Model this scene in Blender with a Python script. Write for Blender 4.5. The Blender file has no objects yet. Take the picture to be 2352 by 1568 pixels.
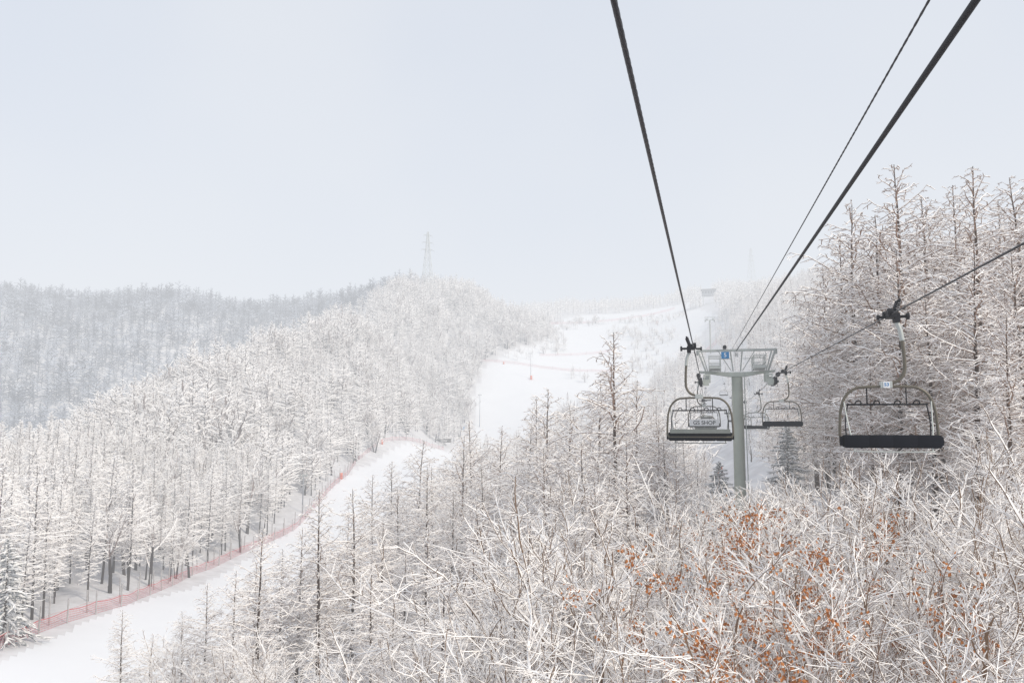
import bpy, math, random
import numpy as np
from mathutils import Vector, Matrix

random.seed(7); RNG = np.random.default_rng(7)
scene = bpy.context.scene
COL = scene.collection
PITCH = math.radians(6.0); F = 1829.0
SP, CP_ = math.sin(PITCH), math.cos(PITCH)
SIG = 0.00155

# ---------------------------------------------------------------- measuring
def ray(px, py):
    u = (px-1176)/F; v = (784-py)/F
    dy = CP_ - v*SP; dz = SP + v*CP_
    return u/dy, dz/dy
def at(px, py, y):
    a, b = ray(px, py)
    return (a*y, y, b*y)
def in_view(x, y, z, m=0.04):
    d = y*CP_ + z*SP
    v = (-y*SP + z*CP_)/d; u = x/d
    return (np.abs(u) < 0.643+m) & (np.abs(v) < 0.4287+m) & (d > 1)

# ---------------------------------------------------------------- helpers
def tag(o, label=None, cat=None, group=None, kind=None):
    if label: o['label'] = label
    if cat: o['category'] = cat
    if group: o['group'] = group
    if kind: o['kind'] = kind
    return o
def empty(name, loc, rz=0.0, s=1.0):
    o = bpy.data.objects.new(name, None); COL.objects.link(o)
    o.location = loc; o.rotation_euler = (0, 0, rz); o.scale = (s, s, s)
    o.empty_display_size = 0.3
    return o
def link(name, mesh, parent=None):
    o = bpy.data.objects.new(name, mesh); COL.objects.link(o)
    if parent: o.parent = parent
    return o
def children(o): return list(o.children)
def copy_tree(o, parent=None):
    c = o.copy(); COL.objects.link(c); c.parent = parent
    for ch in children(o): copy_tree(ch, c)
    return c

def np_mesh(name, V, Q, mats, mi=None, smooth=False):
    me = bpy.data.meshes.new(name)
    n = Q.shape[1]
    me.vertices.add(len(V)); me.vertices.foreach_set('co', np.ascontiguousarray(V, dtype=np.float32).ravel())
    me.loops.add(Q.size); me.loops.foreach_set('vertex_index', np.ascontiguousarray(Q, dtype=np.int32).ravel())
    me.polygons.add(len(Q))
    me.polygons.foreach_set('loop_start', np.arange(0, Q.size, n, dtype=np.int32))
    me.polygons.foreach_set('loop_total', np.full(len(Q), n, dtype=np.int32))
    for m in mats: me.materials.append(m)
    if mi is not None: me.polygons.foreach_set('material_index', np.ascontiguousarray(mi, dtype=np.int32))
    me.polygons.foreach_set('use_smooth', np.full(len(Q), smooth, dtype=bool))
    me.update(calc_edges=True)
    return me

class MB:
    def __init__(s): s.v = []; s.f = []
    def box(s, c, size, R=None):
        b = len(s.v); hx, hy, hz = [k/2 for k in size]
        for dx, dy, dz in ((-1,-1,-1),(1,-1,-1),(1,1,-1),(-1,1,-1),(-1,-1,1),(1,-1,1),(1,1,1),(-1,1,1)):
            p = Vector((dx*hx, dy*hy, dz*hz))
            if R is not None: p = R @ p
            s.v.append((c[0]+p.x, c[1]+p.y, c[2]+p.z))
        for q in ((0,3,2,1),(4,5,6,7),(0,1,5,4),(1,2,6,5),(2,3,7,6),(3,0,4,7)):
            s.f.append(tuple(b+i for i in q))
        return s
    def tube(s, pts, r, n=8, closed=False, caps=True):
        pts = [Vector(p) for p in pts]; m = len(pts); b = len(s.v)
        rs = r if isinstance(r, (list, tuple)) else [r]*m
        prev = None
        for i, p in enumerate(pts):
            if closed: d = pts[(i+1) % m]-pts[i-1]
            else: d = pts[min(i+1, m-1)]-pts[max(i-1, 0)]
            d.normalize()
            if prev is None:
                a = d.cross(Vector((0,0,1)))
                if a.length < 1e-3: a = d.cross(Vector((1,0,0)))
            else:
                a = prev - d*prev.dot(d)
            a.normalize(); prev = a; t = d.cross(a)
            for k in range(n):
                th = 2*math.pi*k/n
                q = p + (a*math.cos(th)+t*math.sin(th))*rs[i]
                s.v.append(q[:])
        for i in range(m if closed else m-1):
            j = (i+1) % m
            for k in range(n):
                k2 = (k+1) % n
                s.f.append((b+i*n+k, b+i*n+k2, b+j*n+k2, b+j*n+k))
        if caps and not closed:
            s.f.append(tuple(b+k for k in reversed(range(n))))
            s.f.append(tuple(b+(m-1)*n+k for k in range(n)))
        return s
    def cyl(s, p0, p1, r, n=12): return s.tube([p0, p1], r, n)
    def quad(s, a, b_, c, d):
        b = len(s.v); s.v += [a, b_, c, d]; s.f.append((b, b+1, b+2, b+3)); return s
    def mesh(s, name, mat, smooth=False, bevel=0):
        me = bpy.data.meshes.new(name); me.from_pydata(s.v, [], s.f); me.materials.append(mat)
        if smooth: me.polygons.foreach_set('use_smooth', [True]*len(me.polygons))
        me.update(); return me
    def build(s, name, mat, parent=None, smooth=False, bevel=0.0):
        o = link(name, s.mesh(name, mat, smooth), parent)
        if bevel:
            md = o.modifiers.new('bevel', 'BEVEL'); md.width = bevel; md.segments = 2; md.limit_method = 'ANGLE'
        return o
def smoothline(pts, sub=6):
    P = [Vector(p) for p in pts]; out = []
    for i in range(len(P)-1):
        p0 = P[max(i-1,0)]; p1 = P[i]; p2 = P[i+1]; p3 = P[min(i+2, len(P)-1)]
        for k in range(sub):
            t = k/sub
            out.append(0.5*((2*p1)+(p2-p0)*t+(2*p0-5*p1+4*p2-p3)*t*t+(3*p1-p0-3*p2+p3)*t**3))
    out.append(P[-1]); return out
def text_mesh(txt, size, mat, R, ext=0.004):
    cu = bpy.data.curves.new('lettering', 'FONT'); cu.body = txt; cu.size = size
    cu.align_x = 'CENTER'; cu.align_y = 'CENTER'; cu.extrude = ext; cu.offset = size*0.012
    t = bpy.data.objects.new('lettering', cu); COL.objects.link(t)
    dg = bpy.context.evaluated_depsgraph_get()
    me = bpy.data.meshes.new_from_object(t.evaluated_get(dg))
    bpy.data.objects.remove(t); bpy.data.curves.remove(cu)
    me.transform(R); me.materials.clear(); me.materials.append(mat)
    return me
FRONT = Matrix.Rotation(math.pi/2, 4, 'X')
BACK = Matrix.Rotation(math.pi, 4, 'Z') @ FRONT

# ---------------------------------------------------------------- materials
def new_mat(name):
    m = bpy.data.materials.new(name); m.use_nodes = True
    nt = m.node_tree; nt.nodes.clear()
    out = nt.nodes.new('ShaderNodeOutputMaterial')
    return m, nt, out
def N(nt, t, **kw):
    n = nt.nodes.new(t)
    for k, v in kw.items(): setattr(n, k, v)
    return n
def snowy(name, bark, snow, thr, soft, scale, amp, bark2=None):
    m, nt, out = new_mat(name); L = nt.links.new
    g = N(nt, 'ShaderNodeNewGeometry'); sx = N(nt, 'ShaderNodeSeparateXYZ'); L(g.outputs['Normal'], sx.inputs[0])
    tc = N(nt, 'ShaderNodeTexCoord'); no = N(nt, 'ShaderNodeTexNoise'); no.inputs['Scale'].default_value = scale; no.inputs['Detail'].default_value = 1
    L(tc.outputs['Object'], no.inputs['Vector'])
    ma = N(nt, 'ShaderNodeMath', operation='MULTIPLY_ADD'); L(no.outputs[0], ma.inputs[0]); ma.inputs[1].default_value = amp; ma.inputs[2].default_value = -amp/2
    ad = N(nt, 'ShaderNodeMath', operation='ADD'); L(sx.outputs[2], ad.inputs[0]); L(ma.outputs[0], ad.inputs[1])
    mr = N(nt, 'ShaderNodeMapRange', interpolation_type='SMOOTHSTEP'); L(ad.outputs[0], mr.inputs[0])
    mr.inputs[1].default_value = thr-soft; mr.inputs[2].default_value = thr+soft
    oi = N(nt, 'ShaderNodeObjectInfo')
    mb = N(nt, 'ShaderNodeMix', data_type='RGBA'); L(oi.outputs['Random'], mb.inputs[0])
    mb.inputs[6].default_value = (*bark, 1); mb.inputs[7].default_value = (*(bark2 or bark), 1)
    mx = N(nt, 'ShaderNodeMix', data_type='RGBA'); L(mr.outputs[0], mx.inputs[0]); L(mb.outputs[2], mx.inputs[6]); mx.inputs[7].default_value = (*snow, 1)
    d = N(nt, 'ShaderNodeBsdfDiffuse'); L(mx.outputs[2], d.inputs[0]); L(d.outputs[0], out.inputs[0])
    return m
def pbr(name, col, rough=0.5, metal=0.0, col2=None, scale=6.0, bump=0.0, snowtop=False, spec=0.5):
    m, nt, out = new_mat(name); L = nt.links.new
    b = N(nt, 'ShaderNodeBsdfPrincipled'); b.inputs['Roughness'].default_value = rough; b.inputs['Metallic'].default_value = metal
    b.inputs['Specular IOR Level'].default_value = spec
    tc = N(nt, 'ShaderNodeTexCoord'); no = N(nt, 'ShaderNodeTexNoise'); no.inputs['Scale'].default_value = scale; no.inputs['Detail'].default_value = 4
    L(tc.outputs['Object'], no.inputs['Vector'])
    mx = N(nt, 'ShaderNodeMix', data_type='RGBA'); L(no.outputs[0], mx.inputs[0])
    c2 = col2 or tuple(k*0.75 for k in col)
    mx.inputs[6].default_value = (*c2, 1); mx.inputs[7].default_value = (*col, 1)
    csock = mx.outputs[2]
    if snowtop:
        g = N(nt, 'ShaderNodeNewGeometry'); sx = N(nt, 'ShaderNodeSeparateXYZ'); L(g.outputs['Normal'], sx.inputs[0])
        mr = N(nt, 'ShaderNodeMapRange'); L(sx.outputs[2], mr.inputs[0]); mr.inputs[1].default_value = 0.6; mr.inputs[2].default_value = 0.85
        m2 = N(nt, 'ShaderNodeMix', data_type='RGBA'); L(mr.outputs[0], m2.inputs[0]); L(csock, m2.inputs[6]); m2.inputs[7].default_value = (0.85, 0.87, 0.9, 1)
        csock = m2.outputs[2]
    L(csock, b.inputs['Base Color'])
    if bump:
        bp = N(nt, 'ShaderNodeBump'); bp.inputs['Strength'].default_value = bump; L(no.outputs[0], bp.inputs['Height']); L(bp.outputs[0], b.inputs['Normal'])
    L(b.outputs[0], out.inputs[0])
    return m
M = {}
M['snow'] = pbr('fresh_snow', (0.85,0.85,0.865), 0.9, 0, (0.46,0.44,0.445), 0.45, 0.35)
M['piste'] = pbr('groomed_snow', (0.84,0.845,0.86), 0.85, 0, (0.75,0.755,0.775), 0.10, 0.15)
SN = (0.92, 0.897, 0.878)
M['twig'] = snowy('snowy_twigs', (0.22,0.145,0.10), SN, 0.0, 0.2, 3.0, 0.8, (0.28,0.19,0.13))
M['twig_red'] = snowy('snowy_larch_twigs', (0.28,0.18,0.13), SN, -0.25, 0.22, 2.5, 1.0, (0.34,0.225,0.17))
M['trunk'] = snowy('frosted_bark', (0.055,0.035,0.027), SN, 0.30, 0.12, 5.0, 0.7, (0.10,0.065,0.046))
M['trunk_pale'] = snowy('pale_frosted_bark', (0.28,0.195,0.085), SN, 0.28, 0.1, 5.0, 0.8, (0.19,0.13,0.07))
M['mid'] = snowy('snowy_midwood', (0.22,0.165,0.15), SN, -0.06, 0.3, 0.20, 1.7, (0.29,0.22,0.195))
M['midtrunk'] = snowy('midwood_bark', (0.04,0.03,0.027), SN, 0.42, 0.2, 2.0, 0.6, (0.08,0.062,0.056))
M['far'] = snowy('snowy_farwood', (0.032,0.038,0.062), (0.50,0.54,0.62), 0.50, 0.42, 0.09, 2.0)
M['needle'] = snowy('snowy_needles', (0.025,0.045,0.055), SN, 0.30, 0.28, 2.2, 0.9, (0.04,0.055,0.06))
M['leaf'] = pbr('withered_leaves', (0.54,0.20,0.045), 0.7, 0, (0.34,0.115,0.03), 3.0)
M['rope'] = pbr('dark_steel_rope', (0.04,0.04,0.05), 0.45, 0.6, (0.018,0.018,0.022), 30)
M['black'] = pbr('black_rubber', (0.014,0.014,0.018), 0.6, 0, (0.010,0.010,0.014), 12, spec=.25)
M['seat'] = pbr('black_seat_vinyl', (0.010,0.011,0.017), 0.8, 0, (0.007,0.008,0.012), 8, spec=.02)
M['olive'] = pbr('olive_painted_tube', (0.15,0.13,0.095), 0.45, 0.25, (0.09,0.078,0.06), 9)
M['steel'] = pbr('galvanised_steel', (0.50,0.52,0.50), 0.5, 0.2, (0.38,0.40,0.38), 5)
M['greensteel'] = pbr('grey_green_painted_steel', (0.50,0.53,0.48), 0.5, 0.1, (0.40,0.425,0.38), 2.5, 0, True)
M['column'] = pbr('grey_green_column_paint', (0.40,0.425,0.365), 0.45, 0.05, (0.30,0.32,0.275), 1.8)
M['panel'] = pbr('grey_rear_panel', (0.20,0.215,0.20), 0.5, 0.1, (0.13,0.14,0.13), 3)
M['white'] = pbr('white_board_paint', (0.80,0.80,0.80), 0.5, 0, (0.72,0.72,0.72), 4)
M['blue'] = pbr('blue_sign_paint', (0.015,0.22,0.52), 0.5)
M['ink'] = pbr('dark_lettering', (0.03,0.03,0.035), 0.6)
M['red'] = pbr('red_net_cord', (0.60,0.05,0.06), 0.7, 0, (0.5,0.04,0.05), 0.5)
M['orange'] = pbr('orange_pad_vinyl', (0.75,0.13,0.03), 0.6, 0, (0.6,0.1,0.03), 3, 0, True)
M['post'] = pbr('frosted_post', (0.17,0.14,0.12), 0.7, 0, (0.66,0.65,0.65), 1.3)
M['wall'] = pbr('station_cladding', (0.24,0.26,0.29), 0.6, 0.1)
M['glass'] = pbr('dark_window_glass', (0.03,0.04,0.05), 0.15)
M['timber'] = pbr('weathered_timber', (0.16,0.12,0.09), 0.8, 0, (0.10,0.08,0.065), 4, 0, True)

# ---------------------------------------------------------------- terrain
ctrl = [(0,-8,-10),(-12,-8,-12),(12,-8,-8),(0,5,-10),(-15,5,-14),(15,5,-8),(-30,10,-20),(30,10,-4),
 (0,20,-11),(10,22,-9),(20,20,-6.5),(30,25,-4),(-20,25,-18),(-40,40,-24),(0,35,-13),(12.9,45,-6.8),(25,42,-3),(35,50,0),
 (45,40,3),(60,70,8),(-11,55,-18),(-29,60,-24),(5,50,-12.5),(0,100,-16),(0,150,-15.5),(15,200,-13),(10,250,-12),(40,300,-1),
 (30,120,-10),(20,80,-12),(25,100,-7.5),(38,150,-5),(51,200,1),(63,250,9),(91,365,33),(60,380,12),(70,420,17),
 (-19,80,-23),(-18,102,-21.8),(-20,130,-22.5),(-18,178,-20),(-17,232,-14),(-80,80,-21),(-140,100,-20),
 (-122,190,-16),(-115,240,-1),(-111,280,11),(-104,330,24),(-93,400,46),(-81,500,74),(-56,580,98),(-25,600,93),(-2,610,80),
 (-121,150,-18),(-200,150,-18),(-164,255,-34),(-150,310,-20),(-140,350,-10),(-130,410,5),(-115,480,30),
 (-334,520,71),(-238,560,82),(-161,620,89),(-121,680,95),(-430,500,68),(-67,700,92),(-230,270,-35),
 (-400,900,60),(-100,1000,80),(200,1300,110),(-500,1400,60),(700,1400,120),
 (36,900,130),(110,900,132),(159,900,137),(220,850,145),(251,800,137),(0,800,108),
 (85,250,22),(54,120,7),(68,110,13),(100,100,20),(150,200,45),(200,400,80),(300,500,100)]
pixc = [(0,1490,80),(290,1390,102),(435,1325,130),(680,1215,178),(800,1090,232),(830,1055,260),(1020,1035,350),(1050,1000,390),
 (1090,930,430),(1300,930,420),(1110,850,480),(1330,870,470),(1060,830,500),(1200,740,660),(1350,800,560),(1550,710,760),
 (1420,740,700),(1450,860,480),(1550,850,470),(1650,720,550),(1700,760,420)]
ctrl = np.array(ctrl + [at(*p) for p in pixc], dtype=float)
def warp(x, y):
    yy = np.maximum(y, -12)+15.0
    return np.stack([x/yy, 0.5*np.log(yy)], -1)
CW = warp(ctrl[:,0], ctrl[:,1]); CE = ctrl[:,2]/(np.maximum(ctrl[:,1], -12)+15)
def phi(a, b): return np.sqrt(((a[:,None,:]-b[None])**2).sum(-1)+0.05**2)
nC = len(CW)
A = np.zeros((nC+3, nC+3)); A[:nC,:nC] = phi(CW, CW) + np.eye(nC)*(-0.002)
A[:nC,nC:] = np.c_[np.ones(nC), CW]; A[nC:,:nC] = A[:nC,nC:].T
W = np.linalg.solve(A, np.r_[CE, 0, 0, 0])
PISTE = [[(-33,40,14),(-33,100,15),(-33,180,15),(-33,240,14),(-27,300,14),(-10,350,18),(5,400,22),(8,440,30),(22,480,40),(48,540,32),(66,600,30),(75,660,42),(100,720,50),(150,760,30)],
         [(60,470,30),(105,560,38),(110,660,45)]]
def piste_dist(x, y):
    best = np.full(np.shape(x), 1e9)
    for line in PISTE:
        for (x0,y0,w0),(x1,y1,w1) in zip(line[:-1], line[1:]):
            dx, dy = x1-x0, y1-y0
            t = np.clip(((x-x0)*dx+(y-y0)*dy)/(dx*dx+dy*dy), 0, 1)
            d = np.hypot(x-x0-t*dx, y-y0-t*dy)-(w0+(w1-w0)*t)
            best = np.minimum(best, d)
    return best
def ground(x, y):
    x = np.atleast_1d(np.asarray(x, float)); y = np.atleast_1d(np.asarray(y, float))
    w = warp(x, y); e = phi(w, CW) @ W[:nC] + W[nC] + w @ W[nC+1:]
    z = e*(np.maximum(y, -12)+15)
    rough = np.clip((piste_dist(x, y)-1.5)/6, 0.06, 1)        # groomed run is smooth, the woods are bumpy
    z += rough*(0.35*np.sin(x*0.31+1.3)*np.sin(y*0.23) + 0.18*np.sin(x*0.9+y*0.5))
    return z
def gz(x, y): return float(ground(x, y)[0])

NR, NCc = 420, 400
yy = np.exp(np.linspace(math.log(5), math.log(1515), NR))-15
uu = np.linspace(-1.35, 1.35, NCc)
X = uu[None,:]*(yy[:,None]+15); Y = np.repeat(yy[:,None], NCc, 1)
Z = ground(X.ravel(), Y.ravel()).reshape(X.shape)
V = np.stack([X, Y, Z], -1).reshape(-1, 3)
idx = np.arange(NR*NCc).reshape(NR, NCc)
Q = np.stack([idx[:-1,:-1], idx[:-1,1:], idx[1:,1:], idx[1:,:-1]], -1).reshape(-1, 4)
cen = V[Q].mean(1)
onp = piste_dist(cen[:,0], cen[:,1]) < 0
def sub_mesh(name, mask, mat):
    q = Q[mask]; used = np.unique(q); re = np.zeros(len(V), int); re[used] = np.arange(len(used))
    o = link(name, np_mesh(name, V[used], re[q], [mat], None, True)); return o
tag(sub_mesh('ground', ~onp, M['snow']), 'snow covered hillsides and valley floor', 'ground', kind='structure')
tag(sub_mesh('ski_slope', onp, M['piste']), 'groomed white ski run winding up the valley', 'ski run', kind='structure')

# ---------------------------------------------------------------- tree meshes
def seg_mesh(S, n):
    S = np.asarray(S, float)           # x0 y0 z0 x1 y1 z1 r0 r1
    p0, p1, r0, r1 = S[:,0:3], S[:,3:6], S[:,6], S[:,7]
    d = p1-p0; d /= np.maximum(np.linalg.norm(d, axis=1, keepdims=True), 1e-6)
    s = np.stack([d[:,1], -d[:,0], np.zeros(len(d))], -1)
    l = np.linalg.norm(s, axis=1, keepdims=True); s = np.where(l < 1e-3, np.array([[1.0,0,0]]), s/np.maximum(l, 1e-6))
    t = np.cross(s, d)
    th = np.arange(n)*2*math.pi/n + math.pi/2
    ct, st = np.cos(th), np.sin(th)*1.1
    if n == 4: st = np.array([1.3, -.25, -1.0, -.25])      # snow piled on the upper side, bark below
    ring = ct[None,:,None]*s[:,None,:] + st[None,:,None]*t[:,None,:]
    a = p0[:,None,:]+ring*r0[:,None,None]; b = p1[:,None,:]+ring*r1[:,None,None]
    Vv = np.concatenate([a, b], 1).reshape(-1, 3)
    base = (np.arange(len(S))*2*n)[:,None]
    k = np.arange(n); k2 = (k+1) % n
    q = np.stack([base+k, base+n+k, base+n+k2, base+k2], -1).reshape(-1, 4)
    return Vv, q
def rv(rng, a, b): return a+(b-a)*rng.random()
def larch(seed, H=15.0, nb=95, near=True, spread=0.19, thick=1.0, low=0.14, twigs=None):
    rng = random.Random(seed); T = []; B = []
    nt_ = 14 if near else 7
    pts = []; wx = rv(rng,-.25,.25); wy = rv(rng,-.25,.25)
    for i in range(nt_+1):
        t = i/nt_; pts.append((wx*math.sin(t*3)+rv(rng,-.03,.03), wy*math.sin(t*2.4)+rv(rng,-.03,.03), t*H-0.4))
    rad = [(0.0115 if near else .0088)*H*(1-i/nt_)**1.05+0.016 for i in range(nt_+1)]
    for i in range(nt_): T.append((*pts[i], *pts[i+1], rad[i], rad[i+1]))
    def axis(z):
        k = min(max((z+0.4)/H*nt_, 0), nt_-1e-3); i = int(k); f = k-i
        return [pts[i][j]*(1-f)+pts[i+1][j]*f for j in range(3)]
    az = rng.random()*6.28
    for k in range(nb):
        t = low+(0.995-low)*((k+rng.random())/nb)
        az += 2.4+rv(rng,-.5,.5)
        Lb = H*spread*(min(1, (2.5 if near else 2.2)*(1-t)**0.85)*min(1, 0.5+(t-low)/0.3)+0.03)*rv(rng,.5,1.25)
        el = math.radians(2+44*t*t+rv(rng,-18,18))
        p = axis(t*H-0.4); ns = 4 if near else 2
        r = (0.017+0.007*Lb)*thick; bp = [tuple(p)]; e = el
        a2 = az
        for i in range(ns):
            st = Lb/ns
            p = [p[0]+st*math.cos(e)*math.cos(a2), p[1]+st*math.cos(e)*math.sin(a2), p[2]+st*math.sin(e)]
            e += rv(rng,-.3,.28); a2 += rv(rng,-.28,.28)
            bp.append(tuple(p))
        rr = [r*(1-0.65*i/ns) for i in range(ns+1)]
        for i in range(ns): B.append((*bp[i], *bp[i+1], rr[i], rr[i+1]))
        nw = (max(2, int(Lb/0.23)) if near else (twigs if twigs is not None else 4))
        for j in range(nw):
            f = (j+0.6+rng.random()*.5)/nw; f = min(f, 0.98)
            kf = f*ns; i = min(int(kf), ns-1); g = kf-i
            q = [bp[i][m]*(1-g)+bp[i+1][m]*g for m in range(3)]
            sd = 1 if j % 2 else -1
            aa = a2+sd*rv(rng,.5,1.15); l = (0.32*Lb*(1-f*0.7)+0.22)*rv(rng,.6,1.3)
            ee = rv(rng,-.7,.35)
            q2 = (q[0]+l*.5*math.cos(ee)*math.cos(aa), q[1]+l*.5*math.cos(ee)*math.sin(aa), q[2]+l*.5*math.sin(ee))
            ee += rv(rng,-.4,.5); aa += rv(rng,-.4,.4)
            q3 = (q2[0]+l*.5*math.cos(ee)*math.cos(aa), q2[1]+l*.5*math.cos(ee)*math.sin(aa), q2[2]+l*.5*math.sin(ee))
            tr = 0.0145*thick
            if near:
                B.append((*q, *q2, tr*1.1, tr)); B.append((*q2, *q3, tr, tr*.55))
                for w in range(2):
                    l2 = l*rv(rng,.25,.6); a3 = aa+rv(rng,-1.3,1.3); e3 = rv(rng,-.8,.5)
                    o = q2 if w else q
                    mm = rv(rng,0,.8); o = [o[m]+(q3[m]-o[m])*mm for m in range(3)]
                    B.append((*o, o[0]+l2*math.cos(e3)*math.cos(a3), o[1]+l2*math.cos(e3)*math.sin(a3), o[2]+l2*math.sin(e3), tr*.85, tr*.5))
            else:
                B.append((*q, *q3, tr*1.3, tr*.6))
    return T, B
def broadleaf(seed, H=8.0, stems=1, nch_=(5,4,4,3), thick=1.0, twiglets=4, floor=.0112, bw=.0115, up=.10, wob=.18):
    rng = random.Random(seed); T = []; B = []; tips = []; LM_ = len(nch_)
    def grow(p, d, l, r, lev):
        ns = 4 if lev < LM_-1 else (3 if lev < LM_ else 2)
        q = Vector(p); dd = Vector(d); nodes = [q.copy()]
        for i in range(ns):
            wv = .08 if lev == 0 else wob
            dd = (dd + Vector((rv(rng,-wv,wv), rv(rng,-wv,wv), rv(rng,-.1,.18)))).normalized()
            q2 = q+dd*(l/ns); r0 = r*(1-0.45*i/ns); r1 = r*(1-0.45*(i+1)/ns)
            (T if lev == 0 else B).append((*q, *q2, max(r0,floor)*thick, max(r1,floor*.7)*thick)); q = q2; nodes.append(q.copy())
        if lev >= LM_-1:
            for k in range(twiglets if lev >= LM_ else 4):
                i = rng.randrange(0, ns); o = nodes[i].lerp(nodes[i+1], rng.random())
                v = (dd+Vector((rv(rng,-1.2,1.2),rv(rng,-1.2,1.2),rv(rng,-.7,.6)))).normalized()*max(l,.35)*rv(rng,.3,.7)
                B.append((*o, *(o+v), floor*.85*thick, floor*.5*thick))
        if lev >= LM_:
            tips.append((tuple(q), tuple(dd))); return
        nch = nch_[lev]
        for k in range(nch):
            f = 1.0 if k == 0 else rv(rng,.2,1.0)
            kf = f*ns; i = min(int(kf), ns-1); o = nodes[i].lerp(nodes[i+1], kf-i)
            sp = rv(rng,.1,.35) if k == 0 else rv(rng,.6,1.15)
            ax = Vector((rv(rng,-1,1), rv(rng,-1,1), rv(rng,-1,1))); ax = (ax-dd*ax.dot(dd)).normalized()
            nd = (dd*math.cos(sp)+ax*math.sin(sp)); nd.z += up if lev < 2 else -0.06; nd.normalize()
            grow(o, nd, l*((rv(rng,.5,.62) if k == 0 else rv(rng,.55,.75)) if lev < 2 else rv(rng,.5,.75)), r*(.72 if k == 0 else .44), lev+1)
    for s_ in range(stems):
        a = rng.random()*6.28; lean = 0.05 if stems == 1 else rv(rng,.10,.3)
        d = Vector((lean*math.cos(a), lean*math.sin(a), 1)).normalized()
        grow((0.15*math.cos(a)*(stems > 1), 0.15*math.sin(a)*(stems > 1), -0.4), d, H*(.48 if stems == 1 else .44), H*(bw if stems == 1 else bw*.75), 0)
    S = T+B; top = max(s[5] for s in S); k = H/top
    sc = lambda L_: [tuple(v*k for v in s[:6])+tuple(s[6:]) for s in L_]
    return sc(T), sc(B), [(tuple(c*k for c in p), d) for p, d in tips]
def pine(seed, H=10.0, nb=100, twig=10, r=0.12):
    rng = random.Random(seed); T = [(0,0,-.4,0,0,H*.5,.17,.1),(0,0,H*.5,0,0,H,.1,.02)]; B = []
    az = 0
    for k in range(nb):
        t = .06+.94*((k+rng.random())/nb); az += 2.4+rv(rng,-.3,.3)
        Lb = H*.32*(1-t)**.8*rv(rng,.6,1.25)+.15; el = math.radians(-22+45*t+rv(rng,-8,8))
        p = (0,0,t*H); m = (Lb*.55*math.cos(el)*math.cos(az), Lb*.55*math.cos(el)*math.sin(az), t*H+Lb*.55*math.sin(el))
        e2 = el-.25; q = (m[0]+Lb*.45*math.cos(e2)*math.cos(az), m[1]+Lb*.45*math.cos(e2)*math.sin(az), m[2]+Lb*.45*math.sin(e2))
        B.append((*p,*m,r*.6,r)); B.append((*m,*q,r,r*.3))
        for j in range(twig):
            f = rv(rng,.2,1); o = [p[i]+(q[i]-p[i])*f for i in range(3)]
            aa = az+rv(rng,-1.1,1.1); l = Lb*.35*rv(rng,.6,1.2); ee = rv(rng,-.8,.15)
            B.append((*o, o[0]+l*math.cos(ee)*math.cos(aa), o[1]+l*math.cos(ee)*math.sin(aa), o[2]+l*math.sin(ee), r*.75, r*.2))
    return T, B
def leaves_mesh(tips, seed, ncl, per, rad):
    rng = random.Random(seed); vs = []; fs = []
    hi = [t for t in tips if t[0][2] > 3.4]
    cl = [rng.choice(hi)[0] for _ in range(ncl)]
    for p, d in tips:
        near = min((p[0]-c[0])**2+(p[1]-c[1])**2+.35*(p[2]-c[2])**2 for c in cl)
        if rng.random() > (.85 if near < rad*rad else .10): continue
        for k in range(max(2, int(per*rv(rng,.15,1.3)))):
            o = Vector(p)-Vector(d)*rv(rng,0,.6)+Vector((rv(rng,-.17,.17), rv(rng,-.17,.17), rv(rng,-.34,.1)))
            a = Vector((rv(rng,-1,1), rv(rng,-1,1), rv(rng,-1.4,-.1))).normalized(); b = a.orthogonal().normalized()
            b.rotate(Matrix.Rotation(rng.random()*6.28, 3, a))
            l = rv(rng,.075,.125); w = l*.36; n = len(vs)
            c = a.cross(b)
            vs += [tuple(o), tuple(o+a*l*.5+b*w+c*.015), tuple(o+a*l), tuple(o+a*l*.5-b*w+c*.015)]
            fs.append((n, n+1, n+2, n+3))
    return np_mesh('leaves', np.array(vs), np.array(fs), [M['leaf']])
def proto(T, B, tm, bm, nT=6, nB=4):
    v, q = seg_mesh(T, nT); t = np_mesh('trunk', v, q, [tm], None, True)
    v, q = seg_mesh(B, nB); b = np_mesh('crown', v, q, [bm])
    return t, b
LN = [proto(*larch(11+i, nb=(100,92,106,94)[i], spread=(.19,.215,.17,.23)[i], thick=1.4), M['trunk'], M['twig_red'], 7, 4) for i in range(4)]
LM = [proto(*larch(31+i, nb=80, near=False, spread=(.155,.175,.14,.185)[i], thick=2.4, low=.22, twigs=8), M['midtrunk'], M['mid'], 5, 3) for i in range(4)]
for i in range(3):
    T, B, tips = broadleaf(41+i, 13.0, 1+i % 2, (5,4,4), 2.3, 3, .018, .0095); LM.append(proto(T, B, M['midtrunk'], M['mid'], 5, 3))
BL = []; BLL = []
for i in range(5):
    T, B, tips = broadleaf(51+i, 8.0, 1 if i < 4 else 2, (8,4,4,2))
    BL.append(proto(T, B, M['trunk_pale'] if i < 2 else M['trunk'], M['twig'], 7, 4))
for i in range(4):
    T, B, tips = broadleaf(71+i, 8.0, 2, (4,4,4,2), up=.2)
    BLL.append(proto(T, B, M['trunk'], M['twig'], 7, 4)+(leaves_mesh(tips, 5+i, (13,9,5,7)[i], (30,22,17,19)[i], (.85,.75,.65,.75)[i]),))
PN = [proto(*pine(91+i), M['trunk'], M['needle'], 6, 4) for i in range(2)]

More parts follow.
